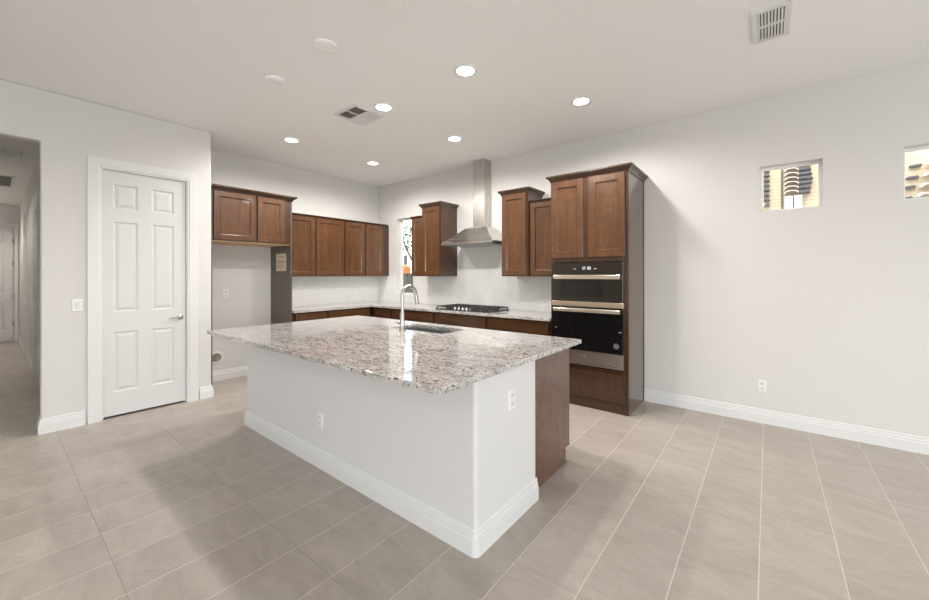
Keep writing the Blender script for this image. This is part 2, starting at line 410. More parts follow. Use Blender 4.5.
# doors set in the hall's right side: only their casings and edges show
for n_, xa in ((3, -4.70), (4, -2.58)):
    FH = lambda u, v, w: (u, -4.13-w, v)
    d = thing('door_%d' % n_, 'cased white door in the right wall of the hall, %s the kitchen' % ('far from' if n_ == 3 else 'nearer'), None, (xa+.455, -4.13, 0), kind='structure')
    bm = BM(); casing(bm, FH, xa, xa+.91, 2.45, .07); obj('casing', bm, M_trim, d)
    bm = BM(); six_panel(bm, FH, xa+.005, xa+.905, .02, 2.445, .0005, .008+.004, [(xa+.12, xa+.40), (xa+.51, xa+.79)], [(.25, .84), (1.04, 1.93), (2.06, 2.297)]); obj('door_slab', bm, M_door, d)

# ------------------------------------------------------------------ windows
def window(n, hole, label, fm, mull=False):
    u0, u1, v0, v1 = hole; d = thing('window_%d' % n, label, None, ((u0+u1)/2, .1, v0), kind='structure')
    Fw = lambda u, v, w: (u, w, v)
    bm = BM(); t_ = .022
    for a in ((u0, u0+t_, v0, v1), (u1-t_, u1, v0, v1), (u0+t_, u1-t_, v0, v0+t_), (u0+t_, u1-t_, v1-t_, v1)): fbox(bm, Fw, *a, .085, .125)
    if mull: fbox(bm, Fw, u0+t_, u1-t_, (v0+v1)/2-.012, (v0+v1)/2+.012, .09, .12)
    obj('window_frame', bm, fm, d)
    bm = BM(); fbox(bm, Fw, u0+t_, u1-t_, v0+t_, v1-t_, .102, .106); obj('pane', bm, M_glass, d)
window(1, KW, 'tall narrow window at the kitchen corner beside the upper cabinets', M_vframe)
window(2, W2, 'small high window in the right wall, fully in view', M_vframe)
window(3, W3, 'small high window cut by the right edge of the photo', M_vframe)
# white reveals of the windows (drywall returns painted bright)
# ------------------------------------------------------------------ backsplash
bm = BM(); ty = -.009
box(bm, .0095, KW[0], ty, -.0005, .9145, 1.379); box(bm, KW[0], KW[1], ty, -.0005, .9145, KW[2]); box(bm, KW[1], 1.935, ty, -.0005, .9145, 1.379)
box(bm, 1.935, 2.995, ty, -.0005, .9145, 1.86); box(bm, 2.995, 3.808, ty, -.0005, .9145, 1.379)
obj('tile_backsplash', bm, M_spx, origin=(0, 0, 0), label='white small vertical tile backsplash behind the cooktop and hood', cat='backsplash')
bm = BM(); box(bm, .0005, .009, -1.938, -.001, .9145, 1.379)
obj('tile_backsplash', bm, M_spy, origin=(0, 0, 0), label='white tile backsplash under the row of four-door upper cabinets', cat='backsplash')

# ------------------------------------------------------------------ cabinets
def carcass(bm, F, u0, u1, v0, v1, depth, rails=(), st=.03, top=True, solid=False):
    t_ = .018
    if solid: rails = [(v0+st, v1-st)]
    fbox(bm, F, u0, u0+t_, v0, v1, -depth, -.02); fbox(bm, F, u1-t_, u1, v0, v1, -depth, -.02)
    fbox(bm, F, u0+t_, u1-t_, v0, v0+t_, -depth, -.02); fbox(bm, F, u0+t_, u1-t_, v0+t_, v1, -depth, -depth+.006)
    if top: fbox(bm, F, u0+t_, u1-t_, v1-t_, v1, -depth+.006, -.02)
    fbox(bm, F, u0, u0+st, v0, v1, -.02, 0); fbox(bm, F, u1-st, u1, v0, v1, -.02, 0)
    for a, b in ((v0, v0+st), (v1-st, v1), *rails): fbox(bm, F, u0+st, u1-st, a, b, -.02, 0)
def upper(label, F, yx, u0, u1, v0, v1, depth, doors, crown, mw=None, group=None, under=None, side=None):
    loc = F((u0+u1)/2, v0, -depth/2)
    T = thing('upper_cabinet', label, 'cabinet', loc, group)
    bm = BM(); carcass(bm, F, u0, u1, v0, v1, depth, solid=True)
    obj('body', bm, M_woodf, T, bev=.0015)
    for d in doors:
        bm = BM(); shaker(bm, F, d[0], d[1], v0+.012, v1-.02); obj('door', bm, M_wood, T)
    if crown:
        path, sd_, z, h, out, m_ = crown
        bm = BM(); sweep(bm, path, crown_prof(z, h, out), sd_); obj('crown_moulding', bm, m_, T, bev=.001)
    if under:
        bm = BM(); fbox(bm, F, u0+.001, u1-.001, v0-.006, v0-.0002, -depth+.01, -.004); obj('underside_panel', bm, under, T, label='pale raw wood underside')
    return T
FF = F_fridge(.61-.02)
upper('brown two-door cabinet above the empty fridge space, touching the pantry wall', FF, None, -2.915, -1.963, 1.815, 2.425, .587,
      [(-2.885, -2.418), (-2.392, -2.045)], ([(.598, -2.915), (.598, -1.94), (.352, -1.94)], -1, 2.405, .066, .05, M_woody), under=M_raw)
# fridge side panels
bm = BM(); box(bm, .0155, .655, -2.934, -2.9175, 0, 2.40); obj('fridge_side_panel', bm, M_dlam, label='thin dark panel edge against the pantry wall corner', cat='panel')
bm = BM(); box(bm, .0005, .592, -1.961, -1.941, 0, 2.402); p_ = obj('fridge_side_panel', bm, M_dlam, label='full-height dark brown panel on the right of the fridge space, with a paper note', cat='panel')
# the paper note
bm = BM(); box(bm, .175, .469, -1.9625, -1.9615, 1.457, 1.704)
nt = obj('paper_note', bm, M_paper, label='cream paper note taped high on the dark fridge panel', cat='note')
bm = BM()
for z, a, b in ((1.595, .20, .44), (1.575, .20, .44), (1.66, .24, .40), (1.535, .22, .40), (1.505, .22, .42), (1.685, .2, .22)):
    box(bm, a, b, -1.9632, -1.9626, z-.003, z+.003)
obj('printed_lines', bm, M_ink, nt, label='faint dark printed lines')

FU = F_fridge(.31)
upper('brown two-door upper cabinet next to the dark fridge panel', FU, None, -1.9405, -.932, 1.38, 2.29, .309,
      [(-1.90, -1.453), (-1.421, -.950)], ([(.31, -1.939), (.31, -.9325)], -1, 2.268, .038, .03, M_woody), group=None)
upper('brown two-door upper cabinet in the corner, right door catching window light', FU, None, -.931, -.002, 1.38, 2.29, .309,
      [(-.913, -.540), (-.505, -.147)], ([(.31, -.9315), (.31, -.035)], -1, 2.268, .038, .03, M_woody))
FR = F_range(-.38); FS = F_range(-.348)
upper('short shallow upper cabinet between the corner window and the taller hood cabinet', FS, None, 1.285, 1.538, 1.38, 2.303, .347,
      [(1.295, 1.53)], ([(1.285, -.002), (1.285, -.348), (1.5375, -.348)], -1, 2.281, .038, .03, M_woody))
upper('tall narrow upper cabinet directly left of the steel hood', FR, None, 1.54, 1.93, 1.38, 2.438, .379,
      [(1.562, 1.908)], ([(1.54, -.002), (1.54, -.38), (1.93, -.38), (1.93, -.002)], -1, 2.418, .066, .04, M_woody))
upper('tall narrow upper cabinet directly right of the steel hood', FR, None, 3.002, 3.392, 1.38, 2.438, .379,
      [(3.024, 3.365)], ([(3.002, -.002), (3.002, -.38), (3.392, -.38), (3.392, -.002)], -1, 2.418, .066, .04, M_woody))
upper('short shallow upper cabinet squeezed between the hood cabinet and the oven tower', FS, None, 3.394, 3.809, 1.38, 2.303, .347,
      [(3.415, 3.80)], ([(3.3945, -.348), (3.8085, -.348)], -1, 2.281, .038, .03, M_woody))

# oven tower
TX0, TX1, TF = 3.811, 4.636, -.61
T = thing('oven_cabinet', 'tall brown cabinet tower holding the built-in wall ovens', 'cabinet', ((TX0+TX1)/2, -.31, 0))
Ft = F_range(TF)
bm = BM()
box(bm, TX0, TX0+.018, TF+.02, -.001, 0, 2.438); box(bm, TX0+.018, TX1-.012, -.008, -.001, 0, 2.438); box(bm, TX0+.018, TX1-.018, TF+.02, -.008, 2.418, 2.438)
box(bm, TX0+.018, TX1-.018, TF+.02, -.008, 1.545, 1.56); box(bm, TX0+.018, TX1-.018, TF+.02, -.008, .41, .425); box(bm, TX0+.018, TX1-.018, TF+.02, -.008, .10, .115)
fbox(bm, Ft, TX0, TX0+.03, .10, 2.438, -.02, 0); fbox(bm, Ft, TX1-.046, TX1, .0, 2.438, -.02, 0)
for a, b in ((.10, .13), (.385, .435), (1.535, 1.60), (2.395, 2.438)): fbox(bm, Ft, TX0+.03, TX1-.046, a, b, -.02, 0)
fbox(bm, Ft, 4.184, 4.246, 1.60, 2.395, -.02, 0)
fbox(bm, Ft, TX0, TX1-.046, 0, .099, -.02, -.004)
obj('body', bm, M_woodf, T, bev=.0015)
bm = BM(); box(bm, TX1-.0115, TX1, TF+.0205, -.001, 0, 2.438)
obj('side_panel', bm, M_lam, T, label='smooth greyish brown side panel')
bm = BM(); box(bm, TX1, TX1+.004, TF+.001, TF+.045, 0, 2.423); box(bm, TX1, TX1+.004, -.03, -.001, 0, 2.423); obj('edge_stile', bm, M_woodf, T)
for a, b in ((3.817, 4.188), (4.242, 4.609)):
    bm = BM(); shaker(bm, Ft, a, b, 1.583, 2.422, rail=.07); obj('door', bm, M_wood, T)
bm = BM(); shaker(bm, Ft, 3.830, 4.608, .118, .392, rail=.03, rec=.004); obj('drawer', bm, M_woodf, T)
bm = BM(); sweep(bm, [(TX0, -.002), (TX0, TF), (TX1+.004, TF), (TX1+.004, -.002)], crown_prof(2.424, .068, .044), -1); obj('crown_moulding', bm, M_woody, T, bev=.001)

# wall ovens
OV = thing('wall_oven', 'built-in black glass microwave over oven with steel handles', 'oven', (4.2, -.35, .44))
Fo = F_range(TF-.003)
ox0, ox1 = 3.835, 4.594
bm = BM(); fbox(bm, Fo, ox0+.03, ox1-.03, .445, 1.52, -.50, -.0); obj('oven_case', bm, M_ovenbox, OV)
bm = BM(); fbox(bm, Fo, ox0, ox1, 1.405, 1.527, .0005, .022); cp = obj('control_panel', bm, M_micro, OV, bev=.002)
bm = BM()
def seg7(bm, F, u, v, s, code, w0, w1):
    L = {'a': (0, 1.8, 1, 2), 'b': (.8, 1, 1, 2), 'c': (.8, 0, 1, 1), 'd': (0, 0, 1, .2), 'e': (0, 0, .2, 1), 'f': (0, 1, .2, 2), 'g': (0, .9, 1, 1.1)}
    for ch in code:
        a, b, c, d = L[ch]; fbox(bm, F, u+a*s, u+c*s, v+b*s, v+d*s, w0, w1)
for k, code in enumerate(('bc', 'abged', None, 'abcdef', 'abcdef')):
    if code: seg7(bm, Fo, 4.172+k*.021, 1.455, .014, code, .0222, .0228)
fbox(bm, Fo, 4.2165, 4.2195, 1.460, 1.464, .0222, .0228); fbox(bm, Fo, 4.2165, 4.2195, 1.474, 1.478, .0222, .0228)
obj('display', bm, M_disp, cp, label='lit white clock digits')
for u in (4.09, 4.105, 4.31, 4.325):
    bm = BM(); lathe(bm, Fo, u, 1.462, [(.005, .0222), (.005, .0227)], 10); obj('touch_button', bm, M_plate2, cp)
bm = BM(); fbox(bm, Fo, ox0, ox1, 1.116, 1.403, .0005, .030); md = obj('microwave_door', bm, M_micro, OV, bev=.002, label='dark brownish black glass microwave door')
bm = BM(); fbox(bm, Fo, ox0+.11, ox1-.20, 1.16, 1.335, .0302, .0306); obj('inner_window', bm, M_mwin, md)
def ohandle(z, parent, hh=.021):
    bm = BM()
    L = []
    for u in (3.868, 3.873, 4.572, 4.577):
        k = .8 if u in (3.868, 4.577) else 1
        L.append([Fo(u, z-hh*k, .052), Fo(u, z-hh*k, .066), Fo(u, z-hh*.6*k, .073), Fo(u, z+hh*.6*k, .073), Fo(u, z+hh*k, .066), Fo(u, z+hh*k, .052)])
    rings(bm, L)
    for u in (3.89, 4.53): fbox(bm, Fo, u-.012, u+.012, z-.01, z+.01, .028, .056)
    obj('handle', bm, M_handle, parent, label='flat bright steel bar handle')
ohandle(1.376, md)
bm = BM(); fbox(bm, Fo, ox0-.003, ox1+.003, 1.064, 1.114, .0005, .032); obj('middle_trim', bm, M_mtrim, OV, bev=.002, label='steel strip between the two doors')
bm = BM(); fbox(bm, Fo, ox0, ox1, .602, 1.062, .0005, .030); od = obj('oven_door', bm, M_black, OV, bev=.002, label='glossy black glass oven door')
ohandle(1.027, od, .019)
bm = BM(); lathe(bm, Fo, 4.530, .683, [(.030, .0302), (.030, .0308)], 28); st_ = obj('round_sticker', bm, M_sticker, od, label='small round grey sticker')
bm = BM(); rings(bm, [circ(Fo, 4.530, .683, r, .0309+.0003*(r < .02), 20) for r in (.024, .022)], False, False)
fbox(bm, Fo, 4.517, 4.543, .686, .691, .0309, .0313); fbox(bm, Fo, 4.520, 4.540, .674, .679, .0309, .0313)
obj('sticker_print', bm, M_sprint, st_)
for a_, b2 in ((4.555, 4.58), (3.875, 3.895)):
    bm = BM(); fbox(bm, Fo, a_, b2, .822, .826, .0302, .0306); obj('rack_mark', bm, M_plate2, od)
bm = BM(); fbox(bm, Fo, ox0, ox1, .448, .600, .0005, .026); bp = obj('lower_trim', bm, M_lower, OV, bev=.002, label='brushed steel lower panel')
bm = BM()
k = 0
u = ox0+.03
while u < ox1-.09:
    rings(bm, [[Fo(u, .452, .0262), Fo(u+.010, .452, .0262), Fo(u+.080, .482, .0262), Fo(u+.068, .482, .0262)],
               [Fo(u, .452, .0268), Fo(u+.010, .452, .0268), Fo(u+.080, .482, .0268), Fo(u+.068, .482, .0268)]]); u += .060
obj('vent_slots', bm, M_slot, bp)
bm = BM()   # small cursive maker's mark with an orbit swoosh
L1 = [(4.200+.020*math.cos(a)-.003, .545+.009*math.sin(a)) for a in [math.radians(x) for x in range(20, 345, 25)]]
tube(bm, [Fo(a, b, .0268) for a, b in L1], .0009, 6)
tube(bm, [Fo(4.178+.004*i, .545+(.0035 if i % 2 else -.003), .0268) for i in range(13)], .0011, 6)
obj('maker_mark', bm, M_plate2, bp, label='small pale script mark')

# ------------------------------------------------------------------ base cabinets
def base(label, F, u0, u1, doors, drawers, depth=.588, group=None, sides=(0, 0), toe=True, mw=M_woodh, nm='base_cabinet'):
    T = thing(nm, label, 'cabinet', F((u0+u1)/2, 0, -depth/2), group)
    bm = BM(); carcass(bm, F, u0, u1, .11, .876, depth, rails=((.70, .725),), top=False)
    if toe: fbox(bm, F, u0, u1, .0, .109, -.09, -.075)
    obj('body', bm, M_woodf, T, bev=.001)
    for a, b in doors: bm = BM(); shaker(bm, F, a, b, .125, .705); obj('door', bm, M_wood, T)
    for a, b in drawers: bm = BM(); drawer(bm, F, a, b, .718, .862); obj('drawer', bm, mw, T)
    return T
FB = F_range(-.59); FBf = F_fridge(.59)
G = None
base('brown base cabinet under the counter right of the cooktop, against the oven tower', FB, 2.916, 3.809, [(2.93, 3.35), (3.36, 3.775)], [(2.93, 3.775)])
base('brown base cabinet right below the gas cooktop', FB, 2.006, 2.914, [(2.02, 2.455), (2.465, 2.90)], [(2.02, 2.90)])
base('brown base cabinet left of the cooktop on the hood wall', FB, 1.082, 2.004, [(1.10, 1.54), (1.55, 1.99)], [(1.10, 1.99)])
base('brown corner base cabinet below the narrow window', FB, .60, 1.080, [(.68, 1.065)], [(.68, 1.065)])
base('brown base cabinet standing against the dark fridge panel', FBf, -1.939, -1.408, [(-1.895, -1.42)], [(-1.895, -1.42)], mw=M_wood)
base('brown base cabinet on the fridge wall next to the corner', FBf, -1.406, -.612, [(-1.39, -1.02), (-1.01, -.66)], [(-1.39, -.66)], mw=M_wood)

# perimeter countertop, an L
def prism(bm, pts, z0, z1): rings(bm, [[(x, y, z0) for x, y in pts], [(x, y, z1) for x, y in pts]])
bm = BM(); prism(bm, [(.001, -.001), (.001, -1.939), (.645, -1.939), (.645, -.645), (3.809, -.645), (3.809, -.001)], .878, .914)
obj('countertop', bm, M_granite, label='speckled granite L-shaped counter running along the two kitchen walls', cat='countertop', origin=(0, 0, 0), bev=.003, seg=2)

# ------------------------------------------------------------------ hood
HXc = 2.485; hx0, hx1, hy0 = 2.04, 2.93, -.485
H = thing('range_hood', 'stainless steel chimney hood on the wall above the cooktop', 'hood', (HXc, -.24, 1.82))
cx0, cx1, cy0 = 2.382, 2.582, -.185
bm = BM(); box(bm, cx0, cx1, cy0, -.0005, 2.085, 2.55); box(bm, cx0+.003, cx1-.003, cy0+.003, -.0005, 2.55, CE-.001)
obj('chimney', bm, M_steelv, H, bev=.002)
bm = BM(); L = []
for f, z in ((0, 1), (.06, .985), (.16, .94), (.28, .84), (.40, .70), (.52, .54), (.64, .39), (.78, .23), (.90, .10), (1, 0)):
    x0 = cx0-.004+(hx0-cx0+.004)*f; x1 = cx1+.004+(hx1-cx1-.004)*f; y0 = cy0-.004+(hy0-cy0+.004)*f; zz = 1.853+(2.09-1.853)*z
    L.append([(x0, -.0095, zz), (x0, y0, zz), (x1, y0, zz), (x1, -.0095, zz)])
rings(bm, L); obj('canopy', bm, M_steel, H, smooth=True)
bm = BM(); box(bm, hx0-.002, hx1+.002, hy0-.002, -.0095, 1.822, 1.8525); lip = obj('front_lip', bm, M_steel, H, bev=.002)
bm = BM(); box(bm, hx0+.04, hx1-.04, hy0+.05, -.05, 1.812, 1.8215); obj('filter', bm, M_sink, H)
for k in range(4): bm = BM(); lathe(bm, F_range(hy0-.002), 2.42+k*.04, 1.837, [(.006, 0), (.006, .003)], 12); obj('button', bm, M_slot, lip)

# ------------------------------------------------------------------ cooktop
cxa, cxb, cya, cyb = 2.005, 2.93, -.585, -.075
CT = thing('gas_cooktop', 'black five-burner gas cooktop with cast iron grates', 'cooktop', ((cxa+cxb)/2, (cya+cyb)/2, .914))
bm = BM(); box(bm, cxa, cxb, cya, cyb, .9145, .924); obj('pan', bm, M_panb, CT, bev=.003, seg=2)
for (bx, by, r) in ((2.16, -.44, .045), (2.16, -.20, .035), (2.467, -.27, .055), (2.775, -.44, .035), (2.775, -.20, .045)):
    bm = BM(); lathe(bm, ident, bx, by, [(r*1.25, .9245), (r*1.2, .932), (r, .936), (r, .944), (r*.8, .947)], 20); obj('burner', bm, M_iron, CT, smooth=True)
for (a, b) in ((cxa+.012, cxa+.305), (cxa+.316, cxb-.316), (cxb-.305, cxb-.012)):
    bm = BM(); y0_, y1_ = (cya+.02, cyb-.02) if not (a > cxa+.3 and b < cxb-.3) else (cya+.11, cyb-.02)
    zt, zb = .962, .950
    for s_ in ((a, b, y0_, y0_+.012), (a, b, y1_-.012, y1_), (a, a+.012, y0_, y1_), (b-.012, b, y0_, y1_)): box(bm, *s_, zb, zt)
    for k in range(1, 4): xx = a+(b-a)*k/4; box(bm, xx-.005, xx+.005, y0_, y1_, zb, zt)
    for k in range(1, 4): yy = y0_+(y1_-y0_)*k/4; box(bm, a, b, yy-.005, yy+.005, zb+.002, zt+.001)
    for px_ in (a+.006, b-.006):
        for py_ in (y0_+.006, y1_-.006): box(bm, px_-.006, px_+.006, py_-.006, py_+.006, .9242, zb)
    obj('grate', bm, M_iron, CT)
for k in range(5):
    bm = BM(); kx = 2.33+k*.0685; lathe(bm, ident, kx, cya+.055, [(.021, .9242), (.021, .930), (.017, .932), (.015, .955), (.013, .957)], 18); obj('knob', bm, M_knob, CT, smooth=True)

# ------------------------------------------------------------------ island
IX0, IX1, IY0, IY1, IYW = 1.896, 4.58, -3.034, -1.80, -2.404
IW = thing('island_half_wall', 'white painted half wall forming the seating side and end of the island', 'island', ((IX0+IX1)/2, -2.73, 0))
bm = BM(); prism(bm, [(IX0, IY0), (IX1, IY0), (IX1, IYW), (IX0, IYW)], 0, .8835)
obj('half_wall', bm, M_island, IW, bev=.018, seg=5)
bm = BM(); R_ = .02
# baseboard with a rounded front corner
pth = [(IX0, IYW), (IX0, IY0)]; c_ = (IX1-R_, IY0+R_)
pth += [(c_[0]+R_*math.sin(a), c_[1]-R_*math.cos(a)) for a in [math.radians(x) for x in range(0, 91, 15)]]
pth += [(IX1, IYW)]
sweep(bm, pth, BASE, -1); obj('baseboard', bm, M_trim, IW, smooth=True)
FI = F_far(-1.80)
T = base('brown base cabinet at the near end of the island, its plain end panel in view', FI, 3.63, 4.528, [(3.645, 4.08), (4.09, 4.515)], [(3.645, 4.515)], depth=.598)
bm = BM()
prof = [(-2.4035, .0), (-1.868, .0), (-1.868, .112), (-1.80, .112), (-1.80, .8835), (-2.4035, .8835)]
rings(bm, [[(4.5285, y, z) for y, z in prof], [(4.537, y, z) for y, z in prof]]); obj('end_panel', bm, M_endp, T, label='plain brown end panel with a toe-kick notch')
base('brown sink base cabinet in the middle of the island, facing the hood wall', FI, 2.72, 3.628, [(2.735, 3.17), (3.18, 3.615)], [(2.735, 3.615)], depth=.598)
base('brown base cabinet at the far end of the island by the fridge space', FI, 1.90, 2.718, [(1.915, 2.30), (2.31, 2.705)], [(1.915, 2.705)], depth=.598)

# island countertop with a cut-out for the sink
sx0, sx1, sy0, sy1 = 2.965, 3.612, -2.215, -1.897
def slab_hole(bm, o, i, z0, z1):
    def ring(r, z): return [bm.verts.new((x, y, z)) for x, y in ((r[0], r[2]), (r[1], r[2]), (r[1], r[3]), (r[0], r[3]))]
    ot, it, ob, ib = ring(o, z1), ring(i, z1), ring(o, z0), ring(i, z0)
    for k in range(4):
        j = (k+1) % 4
        bm.faces.new((ot[k], ot[j], it[j], it[k])); bm.faces.new((ob[k], ob[j], ib[j], ib[k]))
        bm.faces.new((ot[k], ot[j], ob[j], ob[k])); bm.faces.new((it[k], it[j], ib[j], ib[k]))
bm = BM(); slab_hole(bm, (1.851, 4.6218, -3.3431, -1.7713), (sx0, sx1, sy0, sy1), .8845, .914)
obj('island_countertop', bm, M_granite, label='large speckled granite slab on top of the island', cat='countertop', origin=(0, 0, 0), bev=.004, seg=2)
bm = BM(); zb = .68
def sk(x0, x1, y0, y1, z): return [(x0, y0, z), (x1, y0, z), (x1, y1, z), (x0, y1, z)]
rings(bm, [sk(sx0-.02, sx1+.02, sy0-.02, sy1+.012, .8838), sk(sx0-.004, sx1+.004, sy0-.004, sy1+.003, .8838), sk(sx0-.002, sx1+.002, sy0-.002, sy1+.001, zb+.03), sk(sx0+.03, sx1-.03, sy0+.03, sy1-.03, zb)], False, True)
SK = obj('kitchen_sink', bm, M_sink, label='rectangular steel undermount sink sunk into the island top', cat='sink', bev=.004, seg=3)
sm_ = SK.modifiers.new('thickness', 'SOLIDIFY'); sm_.thickness = .0015; sm_.offset = -1
bm = BM(); lathe(bm, ident, 3.28, -2.06, [(.045, zb+.0008), (.043, zb+.004), (.02, zb+.003)], 20); obj('drain', bm, M_nickel, SK, smooth=True)

# faucet
fxx, fyy = 3.212, -2.285
FA = thing('faucet', 'tall brushed nickel gooseneck faucet on the island', 'faucet', (fxx, fyy, .914))
bm = BM(); lathe(bm, ident, fxx, fyy, [(.030, .9145), (.030, .920), (.023, .930), (.021, .98), (.021, 1.045), (.0215, 1.05), (.0185, 1.062), (.016, 1.068)], 24)
obj('body', bm, M_nickel, FA, smooth=True)
pts = [(fxx, fyy, 1.066), (fxx, fyy, 1.15), (fxx, fyy, 1.215)]
R_ = .080; zc = 1.220
for a in range(0, 181, 12): pts.append((fxx, fyy+R_-R_*math.cos(math.radians(a)), zc+R_*math.sin(math.radians(a))))
pts += [(fxx, fyy+2*R_+.004, 1.20)]
bm = BM(); tube(bm, pts, .0155, 16); obj('spout', bm, M_nickel, FA, smooth=True)
bm = BM(); tube(bm, [(fxx, fyy+2*R_+.004, 1.22), (fxx, fyy+2*R_+.008, 1.185), (fxx, fyy+2*R_+.016, 1.135)], [.0165, .0195, .0195], 14)
obj('spray_head', bm, M_nickel, FA, smooth=True)
bm = BM(); tube(bm, [(fxx-.019, fyy, .975), (fxx-.045, fyy, .975), (fxx-.052, fyy, .975)], [.014, .014, .012], 12); tube(bm, [(fxx-.048, fyy, .975), (fxx-.078, fyy+.01, .978), (fxx-.118, fyy+.02, .984)], [.009, .008, .006], 10)
obj('lever', bm, M_nickel, FA, smooth=True)

# ------------------------------------------------------------------ outlets and switches
def outlet(name, label, F, u, v, cat='outlet', style='outlet', wd=.07, hh=.115):
    bm = BM(); rings(bm, [rect(F, u-wd/2, u+wd/2, v-hh/2, v+hh/2, .0005), rect(F, u-wd/2, u+wd/2, v-hh/2, v+hh/2, .003), rect(F, u-wd/2+.004, u+wd/2-.004, v-hh/2+.004, v+hh/2-.004, .0062)])
    o = obj(name, bm, M_plate, label=label, cat=cat)
    if style == 'outlet':
        for s_ in (-1, 1):
            bm = BM(); fbox(bm, F, u-.017, u+.017, v+s_*.024-.014, v+s_*.024+.014, .0063, .0085); r = obj('receptacle', bm, M_plate2, o)
            bm = BM()
            for q in (-.007, .007): fbox(bm, F, u+q-.0013, u+q+.0013, v+s_*.024-.005, v+s_*.024+.006, .0086, .009)
            obj('slots', bm, M_slot, r)
    else:
        n_ = 2 if wd > .1 else 1
        for q in ([0] if n_ == 1 else [-.023, .023]):
            bm = BM(); fbox(bm, F, u+q-.016, u+q+.016, v-.033, v+.033, .0063, .010); obj('rocker', bm, M_plate2, o, bev=.002)
    return o
outlet('wall_outlet', 'white outlet low on the long right wall under the small window', F_range(0), 5.67, .348)
outlet('wall_outlet', 'white outlet on the seating side of the island', F_range(IY0), 3.165, .345)
outlet('wall_outlet', 'white outlet on the bright end face of the island', F_fridge(IX1), -2.697, .697)
outlet('wall_outlet', 'white outlet inside the empty fridge space', F_fridge(0), -2.553, 1.152)
outlet('light_switch', 'white rocker switch on the wall left of the pantry door', F_fridge(XD), -4.022, 1.122, 'switch', 'switch', wd=.075)
FW = F_fridge(0)
bm = BM(); rings(bm, [circ(FW, -2.665, .31, r, w_, 32) for r, w_ in ((.085, .0005), (.085, .006), (.078, .010), (.058, .010), (.056, .001))], False, False)
wb = obj('water_supply_ring', bm, M_plate2, label='round white supply box ring low in the fridge space', cat='supply box', smooth=True)
bm = BM(); lathe(bm, FW, -2.665, .31, [(.055, .0006), (.055, .001)], 28); obj('recess', bm, M_lower, wb)
bm = BM(); tube(bm, [FW(-2.665, .28, .002), FW(-2.665, .28, .03), FW(-2.665, .31, .035)], .008, 10); obj('valve', bm, M_nickel, wb, smooth=True)

# ------------------------------------------------------------------ ceiling fixtures
FC = lambda u, v, w: (u, v, CE-w)
def downlight(label, x, y, grp_='recessed downlights in the kitchen ceiling', watts=110):
    T = thing('recessed_downlight', label, 'ceiling light', (x, y, CE-.006), grp_)
    bm = BM(); rings(bm, [circ(FC, x, y, r, w_, 32) for r, w_ in ((.094, .0005), (.094, .003), (.088, .007), (.072, .007), (.070, .004))], False, False); obj('trim_ring', bm, M_trim, T, smooth=True)
    bm = BM(); lathe(bm, FC, x, y, [(.0705, .002), (.0705, .005)], 32); obj('diffuser', bm, M_lamp, T)
    l = bpy.data.lights.new('downlight_beam', 'SPOT'); l.energy = watts; l.color = (1, .96, .91); l.spot_size = math.radians(169); l.spot_blend = .55; l.shadow_soft_size = .075
    lo = bpy.data.objects.new('downlight_beam', l); COL.objects.link(lo); lo.location = (0, 0, -.012); lo.parent = T
downlight('lit downlight nearest the camera, the largest bright disc in the photo', 3.805, -2.138)
downlight('lit downlight over the oven tower, rightmost of the six', 4.327, -1.032)
downlight('lit downlight close beside the square ceiling vent', 2.76, -2.12)
downlight('lit downlight just left of the top of the hood chimney', 2.747, -1.026)
downlight('lit downlight above the fridge space, leftmost of the six', 1.16, -2.232)
downlight('lit downlight nearest the kitchen corner, smallest of the six', 1.159, -1.01)
for i_, (lx_, ly_) in enumerate(((8.6, -2.4), (8.6, -5.6), (5.6, -6.4), (2.6, -6.4), (5.6, -9.0), (8.6, -9.0))):  # unseen fill lamps, added to lift floor and ceiling evenly
    downlight('fill downlight added over the unseen living area behind the camera', lx_, ly_, 'fill downlights added over the living area', 30)
for hx_ in (-3.1, -5.6):  # out-of-view lamps added to brighten the hall
    T = thing('recessed_downlight', 'fill downlight added in the unseen part of the hall ceiling', 'ceiling light', (hx_, -5.1, HC-.006), 'added hall fill downlights')
    FH_ = lambda u, v, w: (u, v, HC-w)
    bm = BM(); rings(bm, [circ(FH_, hx_, -5.1, r, w_, 32) for r, w_ in ((.094, .0005), (.094, .003), (.088, .007), (.072, .007), (.070, .004))], False, False); obj('trim_ring', bm, M_trim, T, smooth=True)
    bm = BM(); lathe(bm, FH_, hx_, -5.1, [(.0705, .002), (.0705, .005)], 32); obj('diffuser', bm, M_lamp, T)
    l = bpy.data.lights.new('downlight_beam', 'SPOT'); l.energy = 52 if hx_ > -4 else 95; l.color = (1, .92, .82); l.spot_size = math.radians(150); l.spot_blend = .6; l.shadow_soft_size = .06
    lo = bpy.data.objects.new('downlight_beam', l); COL.objects.link(lo); lo.location = (0, 0, -.012); lo.parent = T
for lb, x, y, r in (('round white ceiling disc nearer the camera, above the square vent', 3.233, -3.03, .078),
                    ('round white ceiling disc left of the square vent, closer to the pantry door', 2.461, -3.031, .074),
                    ('round white ceiling disc cut off by the top edge of the photo', 3.956, -3.024, .078)):
    T = thing('ceiling_detector', lb, 'detector', (x, y, CE-.02), 'round ceiling discs')
    bm = BM(); lathe(bm, FC, x, y, [(r, .0005), (r, .010), (r*.93, .015), (r*.78, .012)], 28, cap1=True); obj('base_ring', bm, M_disc, T, smooth=True)
    bm = BM(); lathe(bm, FC, x, y, [(r*.70, .0122), (r*.68, .017), (r*.6, .018)], 28); obj('cap', bm, M_disc, T, smooth=True)

